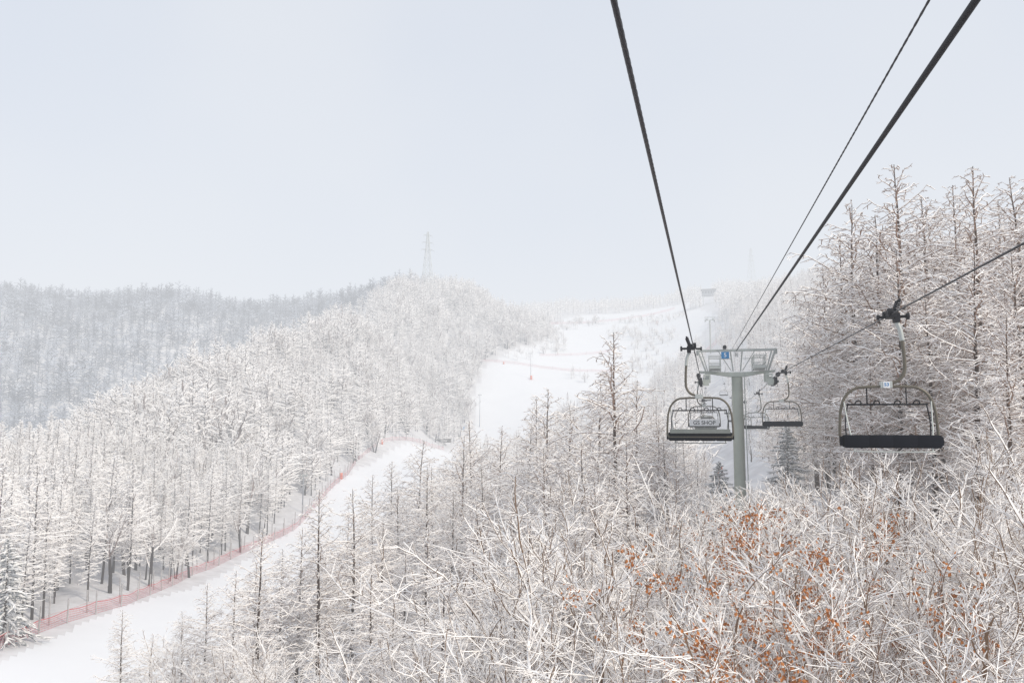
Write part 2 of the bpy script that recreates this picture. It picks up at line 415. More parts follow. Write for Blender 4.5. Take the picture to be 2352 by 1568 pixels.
def plant(P_, x, y, H, H0, name, label, cat, group=None, rz=None):
    root = empty(name, (x, y, gz(x, y)-0.15), random.random()*6.28 if rz is None else rz, H/H0)
    root.rotation_euler = (random.gauss(0,.02), random.gauss(0,.02), root.rotation_euler[2])
    tag(root, label, cat, group)
    link('trunk', P_[0], root); link('crown', P_[1], root)
    if len(P_) > 2: link('leaves', P_[2], root)
    return root
def plant_top(P_, px, py, y, H0, name, label, cat, group=None):
    a, b = ray(px, py); x = a*y; H = b*y-gz(x, y)+.15
    return plant(P_, x, y, max(H, 2.5), H0, name, label, cat, group)

# right-hand stand of larches
G_R = 'tall larches of the stand on the right slope'
L_R = 'tall snow-crusted larch in the dense stand at the right edge beside the lift'
for i, (px, py, y) in enumerate([(2060,350,42),(2130,430,46),(2240,360,40),(2320,390,44),(2180,410,50),(2400,380,42),(2480,420,40),(1960,450,48),(1920,520,54),
    (2000,480,44),(1880,600,60),(1862,690,66),(2280,450,52),(2370,450,50),(1940,640,50),(2030,560,40),(2210,550,36),(2340,560,36),(1905,760,58),
    (2120,640,38),(2290,700,32),(1985,800,40),(2450,600,33),(1838,760,72),(1812,850,78),(1786,900,88)]):
    plant_top(LN[i % 4], px, py, y, 15, 'larch_tree', L_R, 'tree', G_R)
# larches below the lift, left of the tower
G_M = 'snowy larches on the near slope between ski run and lift tower'
L_M = 'slim snow-dusted larch among the near trees between ski run and lift tower'
own = {0: 'tallest larch in the middle, rising above the near trees left of the lift tower',
       14: 'slender dark-trunked larch in front of the ski run, left one of a close pair',
       15: 'slender dark-trunked larch in front of the ski run, right one of a close pair',
       22: 'short conical larch alone at the lower left on the white run edge'}
for i, (px, py, y) in enumerate([(1410,745,52),(1365,860,58),(1460,860,60),(1260,880,66),(1225,900,75),(1300,920,62),(1200,960,70),(1150,970,82),(1090,955,80),
    (1060,990,76),(1000,1060,85),(970,1060,72),(1120,1060,66),(920,1110,80),(740,1110,55),(812,1110,57),(690,1200,60),(650,1250,62),(605,1200,50),(540,1300,56),
    (480,1330,60),(430,1390,62),(285,1390,62),(350,1450,60),(880,1180,60),(1040,1120,60),(1180,1080,55),(760,1230,70),(1340,1000,48),(1500,950,58),(1530,990,52),
    (1560,1020,60),(1440,1000,46),(1250,1010,50),(1600,1040,70),(1570,970,90),(1510,900,110),(1100,1130,50),(980,1200,50),(860,1290,46),(930,1250,52),(1620,1030,95),
    (1080,1230,36),(1010,1280,32),(900,1340,38),(1370,1090,36),(1200,1180,32),(700,1290,66),(860,1080,88),(590,1290,62),(905,1050,96),(960,1000,92),(800,1180,74)]):
    if i in own: plant_top(LN[i % 4], px, py, y, 15, 'larch_tree', own[i], 'tree')
    else: plant_top(LN[i % 4], px, py, y, 15, 'larch_tree', L_M, 'tree', G_M)
# bare broadleaf trees in the foreground
G_B = 'bare snowy broadleaf trees filling the foreground'
L_B = 'bare spreading broadleaf tree with snow on every branch in the foreground'
bl = [(1440,1085,19),(1270,1170,22),(1120,1260,24),(1560,1110,28),(1250,1040,36),
    (1500,1030,40),(1790,1100,36),(1900,1010,30),(2040,980,27),(2200,960,25),(2330,920,27),(2130,1070,19),
    (2380,1050,18),(2240,1200,16),(2450,1000,20),(1690,1100,38),(1720,1125,31),
    (1310,1350,17),(1130,1420,18),(980,1430,20),(800,1420,32),(650,1430,40),(500,1450,48),(390,1450,54)]
for i, (px, py, y) in enumerate(bl):
    if i == 0: plant_top(BL[3], px, py, y, 8, 'broadleaf_tree', 'snowy tree with wide forked crown at the bottom centre', 'tree')
    else: plant_top(BL[i % 5], px, py, y, 8, 'broadleaf_tree', L_B, 'tree', G_B)
G_L = 'young trees still holding orange leaves at the lower right'
L_L = 'snowy young tree still holding withered orange leaves at the lower right'
for i, (px, py, y, k) in enumerate([(1680,1075,25,0),(1890,1140,20,0),(1800,1180,19,3),(1995,1230,17,2),(1730,1220,18,1),(2350,1100,19,2),(1870,1290,15,1),(2060,1360,14,3),(1945,1110,28,2),(1760,1110,26,3),(1730,1380,15,1)]):
    if i == 0: plant_top(BLL[0], px, py, y, 8, 'oak_tree', 'upright tree with the thickest orange leaves just left of the lift tower foot', 'tree')
    else: plant_top(BLL[k], px, py, y, 8, 'oak_tree', L_L, 'tree', G_L)
for (px, py, y, lab) in [(1805,975,62,'snow-laden dark pine right of the lift tower column'),(1655,1060,54,'dark low pine left of the lift tower foot'),
                         (24,1235,82,'dark blue-green pine at the left edge of the picture'),
                         (-22,1210,86,'dark pine half cut off by the left picture edge')]:
    plant_top(PN[0], px, py, y, 10, 'pine_tree', lab, 'tree')

# hillside woods: scatter
def scatter(x0, x1, y0, y1, sp):
    gx = np.arange(x0, x1, sp); gy = np.arange(y0, y1, sp)
    a, b = np.meshgrid(gx, gy); a = a.ravel(); b = b.ravel()
    return a+RNG.uniform(-.5,.5,a.size)*sp, b+RNG.uniform(-.5,.5,b.size)*sp
RIDGE = np.array([(-122,60),(-122,190),(-115,240),(-111,280),(-104,330),(-93,400),(-81,500),(-56,580),(0,640)])
def lift_dist(x, y): return np.abs(x-1.7-.2455*y)
x1_, y1_ = scatter(-175, 30, 86, 220, 3.8); x2_, y2_ = scatter(-175, 30, 220, 640, 4.7)
xa = np.r_[x1_, x2_]; ya = np.r_[y1_, y2_]
rx = np.interp(ya, RIDGE[:,1], RIDGE[:,0])
k = (piste_dist(xa, ya) > 2.6) & (xa > rx-12-0.01*ya) & ((xa < -40) | (ya > 350))
k &= in_view(xa, ya, ground(xa, ya)+7, .08)
xa, ya = xa[k], ya[k]
order = np.argsort(ya); xa, ya = xa[order], ya[order]
nI = 290
G_H = 'snowy trees of the wood on the left hillside'
L_H = 'snow-dusted tree in the dense wood on the left hillside above the red net'
for i in range(min(nI, len(xa))):
    plant(LM[random.choice((0,1,2,3,0,1,2,3,4,5,6))], xa[i], ya[i], rv(random, 10.5, 18), 15, 'hillside_tree', L_H, 'tree', G_H)
def stuff_forest(name, xs, ys, seeds, Hr, label, nb, tw, thick, mats, spread=.17, broad=0):
    Vs = []; Qs = []; Ms = []; off = 0
    pr = []
    for s in seeds:
        T, B = larch(s, nb=nb, near=False, thick=thick, low=.14, twigs=tw, spread=spread*(.85+.3*((s*7) % 5)/4))
        pr.append((T, B))
    for s in range(broad):
        T, B, _ = broadleaf(300+s, 13.0, 1+s % 2, (5,4,3), thick*.85, 2, .02, .0095); pr.append((T, B))
    pm = []
    for T, B in pr:
        v1, q1 = seg_mesh(T, 3); v2, q2 = seg_mesh(B, 3)
        pm.append((np.r_[v1, v2], np.r_[q1, q2+len(v1)], np.r_[np.ones(len(q1), int), np.zeros(len(q2), int)]))
    zs = ground(xs, ys)-.2; which = RNG.integers(0, len(pm), len(xs))
    grow = 1+.25*np.sin(xs*.11+ys*.05)*np.sin(ys*.083-xs*.04)      # stands of taller and lower trees
    for j, (v, q, m) in enumerate(pm):
        sel = which == j; n = sel.sum()
        if not n: continue
        h = RNG.uniform(Hr[0], Hr[1], n)/15*grow[sel]; a = RNG.uniform(0, 6.28, n); w = RNG.uniform(.8,1.35,n)*h
        c, s_ = np.cos(a), np.sin(a)
        x = (v[None,:,0]*c[:,None]-v[None,:,1]*s_[:,None])*w[:,None]+xs[sel][:,None]
        y = (v[None,:,0]*s_[:,None]+v[None,:,1]*c[:,None])*w[:,None]+ys[sel][:,None]
        z = v[None,:,2]*h[:,None]+zs[sel][:,None]
        Vs.append(np.stack([x,y,z],-1).reshape(-1,3))
        Qs.append((q[None]+(np.arange(n)*len(v))[:,None,None]).reshape(-1,4)+off); off += n*len(v)
        Ms.append(np.tile(m, n))
    o = link(name, np_mesh(name, np.concatenate(Vs), np.concatenate(Qs), mats, np.concatenate(Ms)))
    print(name, len(xs), off)
    return tag(o, label, 'forest', kind='stuff')
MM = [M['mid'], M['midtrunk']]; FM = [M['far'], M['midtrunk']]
stuff_forest('hillside_forest', xa[nI:], ya[nI:], [131,132,133,134], (10,17), 'hazy snow-covered wood up the left hill to its crest', 44, 3, 4.2, MM, .20, 2)
# far left ridge
xb, yb = scatter(-560, 0, 262, 760, 5.4)
rx = np.interp(yb, RIDGE[:,1], RIDGE[:,0])
k = (xb < rx-14-0.02*yb) & in_view(xb, yb, ground(xb, yb)+7, .04)
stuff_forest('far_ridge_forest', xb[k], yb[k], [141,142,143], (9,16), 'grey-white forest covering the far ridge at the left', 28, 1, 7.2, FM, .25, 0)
# background right
xc, yc = scatter(-70, 420, 500, 960, 6.8)
k = (piste_dist(xc, yc) > 5) & in_view(xc, yc, ground(xc, yc)+5, .03) & (lift_dist(xc, yc) > 6) & ((yc > 640) | (xc > 90))
stuff_forest('ridge_forest', xc[k], yc[k], [151,152], (8,13), 'faint misty woods on the skyline behind the ski run', 26, 1, 6.0, MM, .22)
# shrubby islands on the run
isl = []
for cx, cy, rx_, ry_, n in ((22,560,16,38,60),(60,690,26,14,40),(84,610,12,30,36),(4,520,10,20,26),(44,655,12,12,18),(120,640,18,26,40),(100,560,16,40,60),(86,500,14,30,50),(40,470,6,10,8),(66,455,6,14,14),(108,690,30,10,30),(30,610,10,24,24)):
    for _ in range(n):
        a = random.random()*6.28; r = math.sqrt(random.random()); isl.append((cx+rx_*r*math.cos(a), cy+ry_*r*math.sin(a)))
isl = np.array(isl)
stuff_forest('run_shrubs', isl[:,0], isl[:,1], [181,182], (3,8.5), 'patches of frosted shrubs standing on the distant run', 24, 2, 4.5, MM, .25, 1)
# near side of the run, behind the near trees, up to the lift line
xd, yd = scatter(-20, 130, 92, 440, 4.8)
k = (piste_dist(xd, yd) > 1) & (lift_dist(xd, yd) > 4) & (xd < 2+.2455*yd) & in_view(xd, yd, ground(xd, yd)+7, .05) & ((yd < 300) | (xd > 1.7+.2455*yd-26))
stuff_forest('valley_forest', xd[k], yd[k], [161,162], (6,12), 'pale snowy wood behind the near trees beside the ski run', 56, 4, 3.0, MM, .21, 1)
# right hillside behind the larch stand
xe, ye = scatter(16, 270, 66, 560, 5.2)
k = (lift_dist(xe, ye) > 4) & (xe > 2+.2455*ye) & in_view(xe, ye, ground(xe, ye)+7, .06) & (piste_dist(xe, ye) > 3)
near_l = lift_dist(xe, ye) < 14
stuff_forest('slope_forest', xe[k & ~near_l], ye[k & ~near_l], [171,172], (8,14), 'hazy snowy wood on the right slope behind the lift line', 56, 4, 3.0, MM, .21, 1)
stuff_forest('lift_line_forest', xe[k & near_l], ye[k & near_l], [173,174], (5,8.5), 'lower frosted trees closing in along the lift line beyond the tower', 56, 4, 2.8, MM, .22, 1)
# brush below the lift: bushes as one mass
xs_, ys_ = scatter(-30, 60, 26, 100, 4.6)
k = (piste_dist(xs_, ys_) > 4) & in_view(xs_, ys_, ground(xs_, ys_)+1, .05)
T, B, _ = broadleaf(200, 3.0, 3, (4,4,3), 1.2, 1)
def brush(xs, ys):
    v, q = seg_mesh(T+B, 3); n = len(xs); h = RNG.uniform(.5,1.1,n); a = RNG.uniform(0,6.28,n); zs = ground(xs, ys)-.1
    c, s_ = np.cos(a), np.sin(a)
    x = (v[None,:,0]*c[:,None]-v[None,:,1]*s_[:,None])*h[:,None]+xs[:,None]; y = (v[None,:,0]*s_[:,None]+v[None,:,1]*c[:,None])*h[:,None]+ys[:,None]
    z = v[None,:,2]*h[:,None]+zs[:,None]
    o = link('undergrowth', np_mesh('undergrowth', np.stack([x,y,z],-1).reshape(-1,3), (q[None]+(np.arange(n)*len(v))[:,None,None]).reshape(-1,4), [M['twig']]))
    tag(o, 'tangle of snowy undergrowth beneath the near trees', 'undergrowth', kind='stuff')
brush(xs_[k][:220], ys_[k][:220])

# ---------------------------------------------------------------- ropes
US = .2455; ROT = -math.atan(US)
def rope_z(y, right):
    b, m_ = (2.08,.0167) if right else (1.95,.0172)
    z48 = b+m_*48
    if y <= 48: return b+m_*y
    if y <= 365:
        s = y-48; a = (48-z48+.03*317)/317**2; return z48-.03*s+a*s*s
    s = (y-365)/335; return 48+(112-48)*s-10*s*(1-s)
def rope_x(y, right): return (3.97 if right else -.4)+US*y
def twisted(pts, r, n=18, lobes=6, pitch=.34, amp=.13):
    mb = MB(); pts = [Vector(p) for p in pts]; acc = 0
    for i, p in enumerate(pts):
        d = (pts[min(i+1,len(pts)-1)]-pts[max(i-1,0)]).normalized()
        if i: acc += (p-pts[i-1]).length
        a = d.cross(Vector((0,0,1))).normalized(); t = a.cross(d)
        for k in range(n):
            th = 2*math.pi*k/n
            rr = r*(1-amp+amp*abs(math.cos(lobes/2*(th-2*math.pi*acc/pitch/lobes*3)))*1.6)
            mb.v.append((p+(a*math.cos(th)+t*math.sin(th))*rr)[:])
    for i in range(len(pts)-1):
        for k in range(n):
            k2 = (k+1) % n; mb.f.append((i*n+k, i*n+k2, (i+1)*n+k2, (i+1)*n+k))
    return mb
for right, lab in ((False,'dark twisted haul rope running overhead to the left side of the lift tower'),(True,'dark haul rope carrying the empty chairs on the right side')):
    ys = list(np.arange(-4, 26, .025))
    mb = twisted([(rope_x(y,right), y, rope_z(y,right)) for y in ys], .0155)
    ys2 = list(np.arange(25.9, 48, 3))+list(np.arange(48, 700, 8))
    mb.tube([(rope_x(y,right), y, rope_z(y,right)) for y in ys2], .018, 8)
    tag(mb.build('haul_rope', M['rope'], None, True), lab, 'rope')
def line_pts(p0, p1, sag, n=60):
    return [(p0[0]+(p1[0]-p0[0])*t, p0[1]+(p1[1]-p0[1])*t, p0[2]+(p1[2]-p0[2])*t-4*sag*t*(1-t)) for t in np.linspace(0,1,n)]
TX = 1.8+US*48
mb = MB().tube(line_pts((1.8-US*3,-3,2.42),(TX,48,4.5),.02), .026, 10)
tag(mb.build('signal_cable', M['black'], None, True), 'thick black cable slanting from the top right corner to the tower top', 'cable')
mb = MB(); P_ = line_pts((1.7-US*3,-3,2.75),(TX-.25,48,4.6),.0, 900)
mb.tube(P_, [.0075+.004*abs(math.sin(i*1.1)) for i in range(900)], 6)
tag(mb.build('messenger_wire', M['rope'], None, True), 'thin dark wire running just above the thick black cable', 'cable')

# ---------------------------------------------------------------- chairs
def coil(mb, p0, p1, R, r, turns):
    p0, p1 = Vector(p0), Vector(p1); d = (p1-p0).normalized(); a = d.orthogonal().normalized(); t = d.cross(a); n = turns*12
    mb.tube([p0.lerp(p1, i/n)+(a*math.cos(i*math.pi/6)+t*math.sin(i*math.pi/6))*R for i in range(n+1)], r, 6)
def rounded_slab(mb, x0, x1, y0, y1, z0, z1, nseg=4):
    prof = []
    r = min(.06, (z1-z0)/2.05)
    for cx, cz, a0 in ((y1-r, z1-r, 0),(y0+r, z1-r, 90),(y0+r, z0+r, 180),(y1-r, z0+r, 270)):
        for k in range(4):
            a = math.radians(a0+30*k); prof.append((cx+r*math.cos(a), cz+r*math.sin(a)))
    cy = (y0+y1)/2; cz = (z0+z1)/2; st = []
    for i in range(nseg):
        a = x0+(x1-x0)*i/nseg; b = x0+(x1-x0)*(i+1)/nseg
        st += [(a,.93),(a+.03,1.0),(b-.03,1.0),(b-.001,.93)]
    b0 = len(mb.v); n = len(prof)
    for x, s in st:
        for (py, pz) in prof: mb.v.append((x, cy+(py-cy)*s, cz+(pz-cz)*(1-(1-s)*2.2)))
    for i in range(len(st)-1):
        for k in range(n):
            k2 = (k+1) % n; mb.f.append((b0+i*n+k, b0+(i+1)*n+k, b0+(i+1)*n+k2, b0+i*n+k2))
    mb.f.append(tuple(b0+k for k in range(n))); mb.f.append(tuple(b0+(len(st)-1)*n+k for k in reversed(range(n))))
CX = .13          # the carrier hangs a little inward of the rope
def make_chair():
    root = empty('chairlift_chair', (0,0,0))
    def S(L_): return [(CX+x*.93, y, z) for x, y, z in L_]
    g = MB(); g.box((-.03,0,.0),(.15,.40,.13)); g.box((-.14,0,-.06),(.12,.22,.2)); g.box((.02,.0,.075),(.08,.62,.05))
    for yy_ in (-.25,.25): g.cyl((-.02,yy_,.05),(.08,yy_,.05),.07,14)
    g.cyl((-.36,0,-.03),(-.08,0,-.03),.035,10); g.cyl((-.40,0,-.03),(-.34,0,-.03),.075,14)
    g.cyl((.06,0,-.04),(.2,0,-.04),.03,10); g.cyl((.2,0,-.04),(.25,0,-.04),.06,14)
    g.box((-.1,0,.06),(.1,.12,.12), Matrix.Rotation(.4,3,'Y'))
    gp = g.build('grip', M['black'], root, False, .008)
    for sy in (-.09,.09):
        s = MB(); coil(s, (-.1,sy,.02), (-.2,sy,.30), .045, .013, 7); s.cyl((-.2,sy-.06,.31),(-.2,sy+.06,.31),.03,8)
        s.build('spring', M['rope'], gp, True)
    MB().tube(smoothline([(-.12,0,-.1),(-.2,0,-.3),(-.24,0,-.62),(-.26,0,-1.05),(-.23,0,-1.26),(-.1,0,-1.42),(CX+.03,0,-1.5)]), .038, 10).build('hanger_arm', M['olive'], root, True)
    MB().tube(smoothline([(-.14,0,-.16),(-.2,0,-.32),(-.235,0,-.56)],5), .05, 10).build('hanger_sleeve', M['steel'], root, True)
    half = [(-.98,.0,-2.74),(-1.04,0,-2.6),(-1.03,0,-2.3),(-1.0,0,-2.02),(-.9,0,-1.76),(-.72,0,-1.6),(-.45,0,-1.545)]
    fr = half+[(-x,y,z) for x,y,z in reversed(half)]
    m = MB().tube(smoothline(S(fr)), .031, 10)
    m.cyl(S([(-.98,0,-2.72)])[0],S([(.98,0,-2.72)])[0],.028,8)
    m.build('frame', M['olive'], root, True)
    MB().box((CX,0,-1.5),(.24,.12,.14)).build('frame_clamp', M['steel'], root, False, .01)
    m = MB(); rounded_slab(m, CX-.93, CX+.93, -.02, .47, -2.84, -2.57)
    for sx in (-1,1): m.cyl((CX+sx*.93,.2,-2.7),(CX+sx*1.0,.2,-2.7),.10,16)
    m.build('seat', M['seat'], root, True)
    MB().tube(S([(-.87,-.02,-1.92),(.87,-.02,-1.92)]), .02, 8).tube(S([(-.42,-.01,-1.56),(-.42,-.02,-1.92)]),.014,8).tube(S([(.42,-.01,-1.56),(.42,-.02,-1.92)]),.014,8).build('backrest_rail', M['black'], root, True)
    for a in (-.62,-.22,.22,.62):
        MB().tube(smoothline(S([(a-.07,-.02,-1.93),(a-.05,.04,-1.86),(a,.07,-1.84),(a+.05,.04,-1.86),(a+.07,-.02,-1.93)]),4), .014, 6).build('hook', M['black'], root, True)
    h2 = [(-.93,.02,-1.86),(-.9,.14,-2.2),(-.86,.3,-2.55),(-.8,.42,-2.86),(-.7,.45,-2.91)]
    MB().tube(smoothline(S(h2+[(-x,y,z) for x,y,z in reversed(h2)]),4), .015, 8).build('safety_bar', M['steel'], root, True)
    for sx in (-1,1):
        MB().tube(smoothline(S([(sx*.84,-.03,-1.92),(sx*.9,-.05,-2.25),(sx*.9,-.03,-2.6)]),4), .014, 6).build('side_rail', M['black'], root, True)
    MB().box((CX,-.07,-2.55),(1.78,.03,.13), Matrix.Rotation(-.15,3,'X')).build('rear_panel', M['panel'], root, False, .01)
    return root
base_chair = make_chair()
def strip_named(root, nm):
    for ch in children(root):
        if ch.name.split('.')[0] == nm: bpy.data.objects.remove(ch)
def put_chair(y, right, label, group=None):
    o = copy_tree(base_chair)
    o.location = (rope_x(y,right), y, rope_z(y,right)); o.rotation_euler = (0,0,ROT+(math.pi if right else 0))
    if right: strip_named(o, 'rear_panel')
    tag(o, label, 'ski lift chair', group); return o
c53 = put_chair(17.1, True, 'nearest empty chair on the right with black seat and number plate 53')
pl = MB().box((CX,.066,-1.5),(.13,.012,.14)).build('number_plate', M['white'], c53)
link('digits', text_mesh('53', .1, M['blue'], Matrix.Translation((CX,.075,-1.5)) @ BACK, .002), pl)
put_chair(24.3, False, 'nearest empty chair on the left rope, seen from behind')
ad = put_chair(50, False, 'chair with a white lettered board on its back, behind the nearest left chair')
strip_named(ad, 'rear_panel')
bd = MB().box((CX,-.1,-2.56),(1.8,.03,.4)).build('advertising_board', M['white'], ad, False, .006)
link('lettering', text_mesh('GS SHOP', .34, M['ink'], Matrix.Translation((CX,-.119,-2.57)) @ FRONT, .003), bd)
put_chair(41.7, True, 'second chair from the camera on the right rope, right of the tower column')
put_chair(64, True, 'third chair on the right rope, partly hidden behind the tower column')
for y in (76,102,128,180,232): put_chair(y, False, 'small distant chair on the left rope beyond the lift tower', 'far chairs on the left rope')
for y in (90,115,141,193,245): put_chair(y, True, 'small distant chair on the right rope beyond the lift tower', 'far chairs on the right rope')
for ch in children(base_chair):
    for g_ in children(ch): bpy.data.objects.remove(g_)
    bpy.data.objects.remove(ch)
bpy.data.objects.remove(base_chair)

# ---------------------------------------------------------------- lift tower
def make_tower(y, label, detail=True):
    xr = (rope_x(y,True)+rope_x(y,False))/2; zr = (rope_z(y,True)+rope_z(y,False))/2
    zg = gz(xr, y); root = empty('lift_tower', (xr, y, zg), ROT); tag(root, label, 'lift tower')
    h = zr-zg; G = M['greensteel']; gauge = 2.12
    m = MB(); pts = [(0,0,-.8)]+[(0,0,h*t) for t in np.linspace(0,1,8)]; pts[-1] = (0,0,h+.05)
    m.tube(pts, [.35-.03*i/8 for i in range(9)], 28)
    m.build('column', M['column'], root, True)
    m = MB()
    for zz in np.arange(1.5, h-.3, 1.9):
        m.tube([( (.343-.03*(zz+.22*a/6.28)/h)*math.cos(a), (.343-.03*(zz+.22*a/6.28)/h)*math.sin(a), zz+.5*a/6.28) for a in np.linspace(0,6.28,25)], .012, 5)
    m.build('weld_seam', M['column'], root, True)
    m = MB(); xs = [-2.2,-1.9,-1.2,-.5,.5,1.2,1.9,2.2]; lo = [.34,.30,.2,.07,.07,.2,.30,.34]; hi = [.46,.44,.40,.36,.36,.40,.44,.46]
    for x, a, b in zip(xs, lo, hi):
        for yy_, zz in ((-.15,a),(.15,a),(.15,b),(-.15,b)): m.v.append((x,yy_,h+zz))
    for i in range(len(xs)-1):
        for k in range(4): k2 = (k+1) % 4; m.f.append((i*4+k, (i+1)*4+k, (i+1)*4+k2, i*4+k2))
    m.f.append((0,1,2,3)); m.f.append(tuple((len(xs)-1)*4+k for k in (3,2,1,0)))
    m.build('crossarm', G, root, False, .02)
    m = MB()
    for yy_ in (-.35,.35):
        m.box((0,yy_,h+1.68),(4.6,.07,.09))
        for s in (-1,1): m.tube([(s*2.25,yy_,h+1.66),(s*1.82,yy_*.6,h+.44)],.05,6); m.tube([(s*2.05,yy_,h+1.66),(s*1.70,yy_*.6,h+.44)],.028,6)
    for s in (-2.28,-1.1,0,1.1,2.28): m.box((s,0,h+1.685),(.06,.8,.06))
    for s in (-.35,.35):
        m.tube([(s,0,h+1.66),(s*.6,0,h+.4)],.045,6); m.tube([(s*3.1,-.35,h+1.66),(s*.9,-.1,h+.42)],.026,6)
        m.tube([(s,-.35,h+1.15),(s*4.7,-.35,h+1.15)],.022,6)
    for sx in (-2.3,2.3): m.box((sx,0,h+1.55),(.1,.5,.26))
    m.build('lifting_frame', M['steel'], root)
    for s in (-1,1):
        m = MB()
        for yy_ in (-1.2,0,1.2):
            for x in (.95,1.62): m.cyl((s*x,yy_,h+.42),(s*x,yy_,h+1.28),.028,6)
            m.cyl((s*.95,yy_,h+1.28),(s*1.62,yy_,h+1.28),.028,6); m.cyl((s*.95,yy_,h+.86),(s*1.62,yy_,h+.86),.022,6)
        for x in (.95,1.62):
            for zz in (.86,1.28): m.cyl((s*x,-1.2,h+zz),(s*x,1.2,h+zz),.024,6)
        m.box((s*1.28,0,h+.53),(.66,2.5,.04)); m.box((s*1.28,-1.22,h+.6),(.66,.03,.14))
        m.build('catwalk', M['steel'], root)
        t = MB(); t.box((s*gauge-.14*s,0,h-.28),(.06,3.0,.22)); t.box((s*gauge+.16*s,0,h-.28),(.04,2.6,.14))
        t.box((s*(gauge-.42),0,h+.02),(.30,.3,.55)); t.box((s*(gauge-.3),-1.35,h-.33),(.34,.05,.36)); t.box((s*(gauge-.3),-.5,h-.1),(.36,.06,.3))
        t.box((s*(gauge-.36),-1.3,h+.12),(.4,.06,.1)); t.box((s*(gauge-.52),-1.32,h-.1),(.06,.06,.5)); t.box((s*(gauge-.2),-1.32,h-.1),(.06,.06,.5))
        tr = t.build('sheave_train', G, root, False, .01)
        for yy_ in (-1.3,-.85,-.28,.28,.85,1.3):
            w = MB().cyl((s*gauge-.08,yy_,h-.24),(s*gauge+.08,yy_,h-.24),.215,20); w.cyl((s*gauge-.1,yy_,h-.24),(s*gauge+.1,yy_,h-.24),.06,10)
            w.build('sheave', M['black'], tr)
        MB().cyl((s*(gauge+.12),-1.55,h+.1),(s*(gauge+.12),-1.2,h+.1),.13,14).build('rope_catcher', M['black'], root)
    if detail:
        sg = MB().box((-.66,-.42,h+1.36),(.46,.03,.4)).build('number_sign', M['blue'], root)
        link('digits', text_mesh('5', .34, M['white'], Matrix.Translation((-.66,-.439,h+1.36)) @ FRONT, .003), sg)
        p = MB().box((-.02,-.42,h+1.38),(.3,.03,.34)).build('marker_plate', M['white'], root)
        link('digits', text_mesh('3|', .24, M['ink'], Matrix.Translation((-.02,-.439,h+1.38)) @ FRONT, .003), p)
        b = MB().box((-.68,-.4,h+1.82),(.2,.24,.16)); b.cyl((-.68,-.6,h+1.84),(-.68,-.5,h+1.84),.12,14)
        b.build('loudspeaker', M['black'], root, False, .01)
        L_ = MB()
        for s in (-.2,.2): L_.cyl((.5,s,.5),(.42,s,h+.3),.02,6)
        for zz in np.arange(.7, h, .3): L_.cyl((.495,-.2,zz),(.495,.2,zz),.014,6)
        L_.build('ladder', M['steel'], root)
    return root
make_tower(48, 'grey-green steel lift tower with blue number 5 sign')
make_tower(365, 'faint distant lift tower up the slope beyond the near tower', False)

# ---------------------------------------------------------------- safety nets
def net(pts, hgt, post_sp, label, posts=True, post_h=2.3, w=.010):
    P2 = [Vector((p[0],p[1])) for p in pts]; S = []
    for a, b in zip(P2[:-1], P2[1:]):
        n = max(1, int((b-a).length/.5))
        S += [a.lerp(b, i/n) for i in range(n)]
    S.append(P2[-1])
    gzs = ground([s.x for s in S], [s.y for s in S])
    root = empty('safety_net', (S[0].x, S[0].y, gzs[0])); tag(root, label, 'net')
    o = Vector((S[0].x, S[0].y, gzs[0])); m = MB()
    def sag(i): return .18*abs(math.sin(i*.5*math.pi/max(post_sp,1)))+.06*math.sin(i*.13)
    rows = np.linspace(0.12, hgt, max(5, int(hgt/.2)))
    for zz in rows:
        ww = w if zz < rows[-1]-.01 else w*2.8
        for i in range(len(S)-1):
            d0, d1 = sag(i)*zz/hgt, sag(i+1)*zz/hgt
            a = Vector((S[i].x,S[i].y,gzs[i]+zz-d0))-o; b = Vector((S[i+1].x,S[i+1].y,gzs[i+1]+zz-d1))-o
            m.quad((a.x,a.y,a.z-ww),(b.x,b.y,b.z-ww),(b.x,b.y,b.z+ww),(a.x,a.y,a.z+ww))
    for i in range(len(S)-1):
        for f in (0,.5):
            p = S[i].lerp(S[i+1], f); zg = gzs[i]*(1-f)+gzs[i+1]*f; dr = (S[i+1]-S[i]).normalized()*w
            m.quad((p.x-dr.x-o.x,p.y-dr.y-o.y,zg-o.z+.05),(p.x+dr.x-o.x,p.y+dr.y-o.y,zg-o.z+.05),(p.x+dr.x-o.x,p.y+dr.y-o.y,zg-o.z+hgt-sag(i)),(p.x-dr.x-o.x,p.y-dr.y-o.y,zg-o.z+hgt-sag(i)))
    m.build('net_panel', M['red'], root)
    if posts:
        k = 0; step = max(1, int(post_sp/.5))
        for i in range(0, len(S), step):
            if k >= 60: break
            lean = rv(random,-.12,.12); h_ = post_h*rv(random,.85,1.15)
            b = Vector((S[i].x,S[i].y,gzs[i]-.2))-o
            MB().tube([(b.x,b.y,b.z),(b.x+lean,b.y,b.z+h_*.6),(b.x+lean*1.6,b.y,b.z+h_+.2)],.085,6).build('post', M['post'], root); k += 1
    return root
def px2(L_): return [(ray(a,b)[0]*y, y) for a,b,y in L_]
edge = px2([(-60,1515,76),(0,1485,80),(140,1440,90),(290,1390,102),(435,1325,130),(560,1272,152),(680,1215,178),(760,1140,212),(800,1090,232),(818,1062,252)])
net(edge, 1.4, 5.0, 'long red net with leaning white posts along the left edge of the ski run', post_h=2.7, w=.014)
net([(x-1.0, y+.5) for x, y in edge], 1.1, 6.5, 'second red net standing just behind the long net, nearest the wood', True, post_h=3.0, w=.004)
net(px2([(820,1060,255),(870,1044,285),(950,1037,318),(1020,1032,350)]), 1.4, 7, 'pale red net across the bend of the ski run below the wood')
net(px2([(1050,832,500),(1150,840,498),(1300,856,488),(1420,852,488)]), 1.5, 12, 'faint pink net across the middle of the distant run', post_h=2, w=.012)
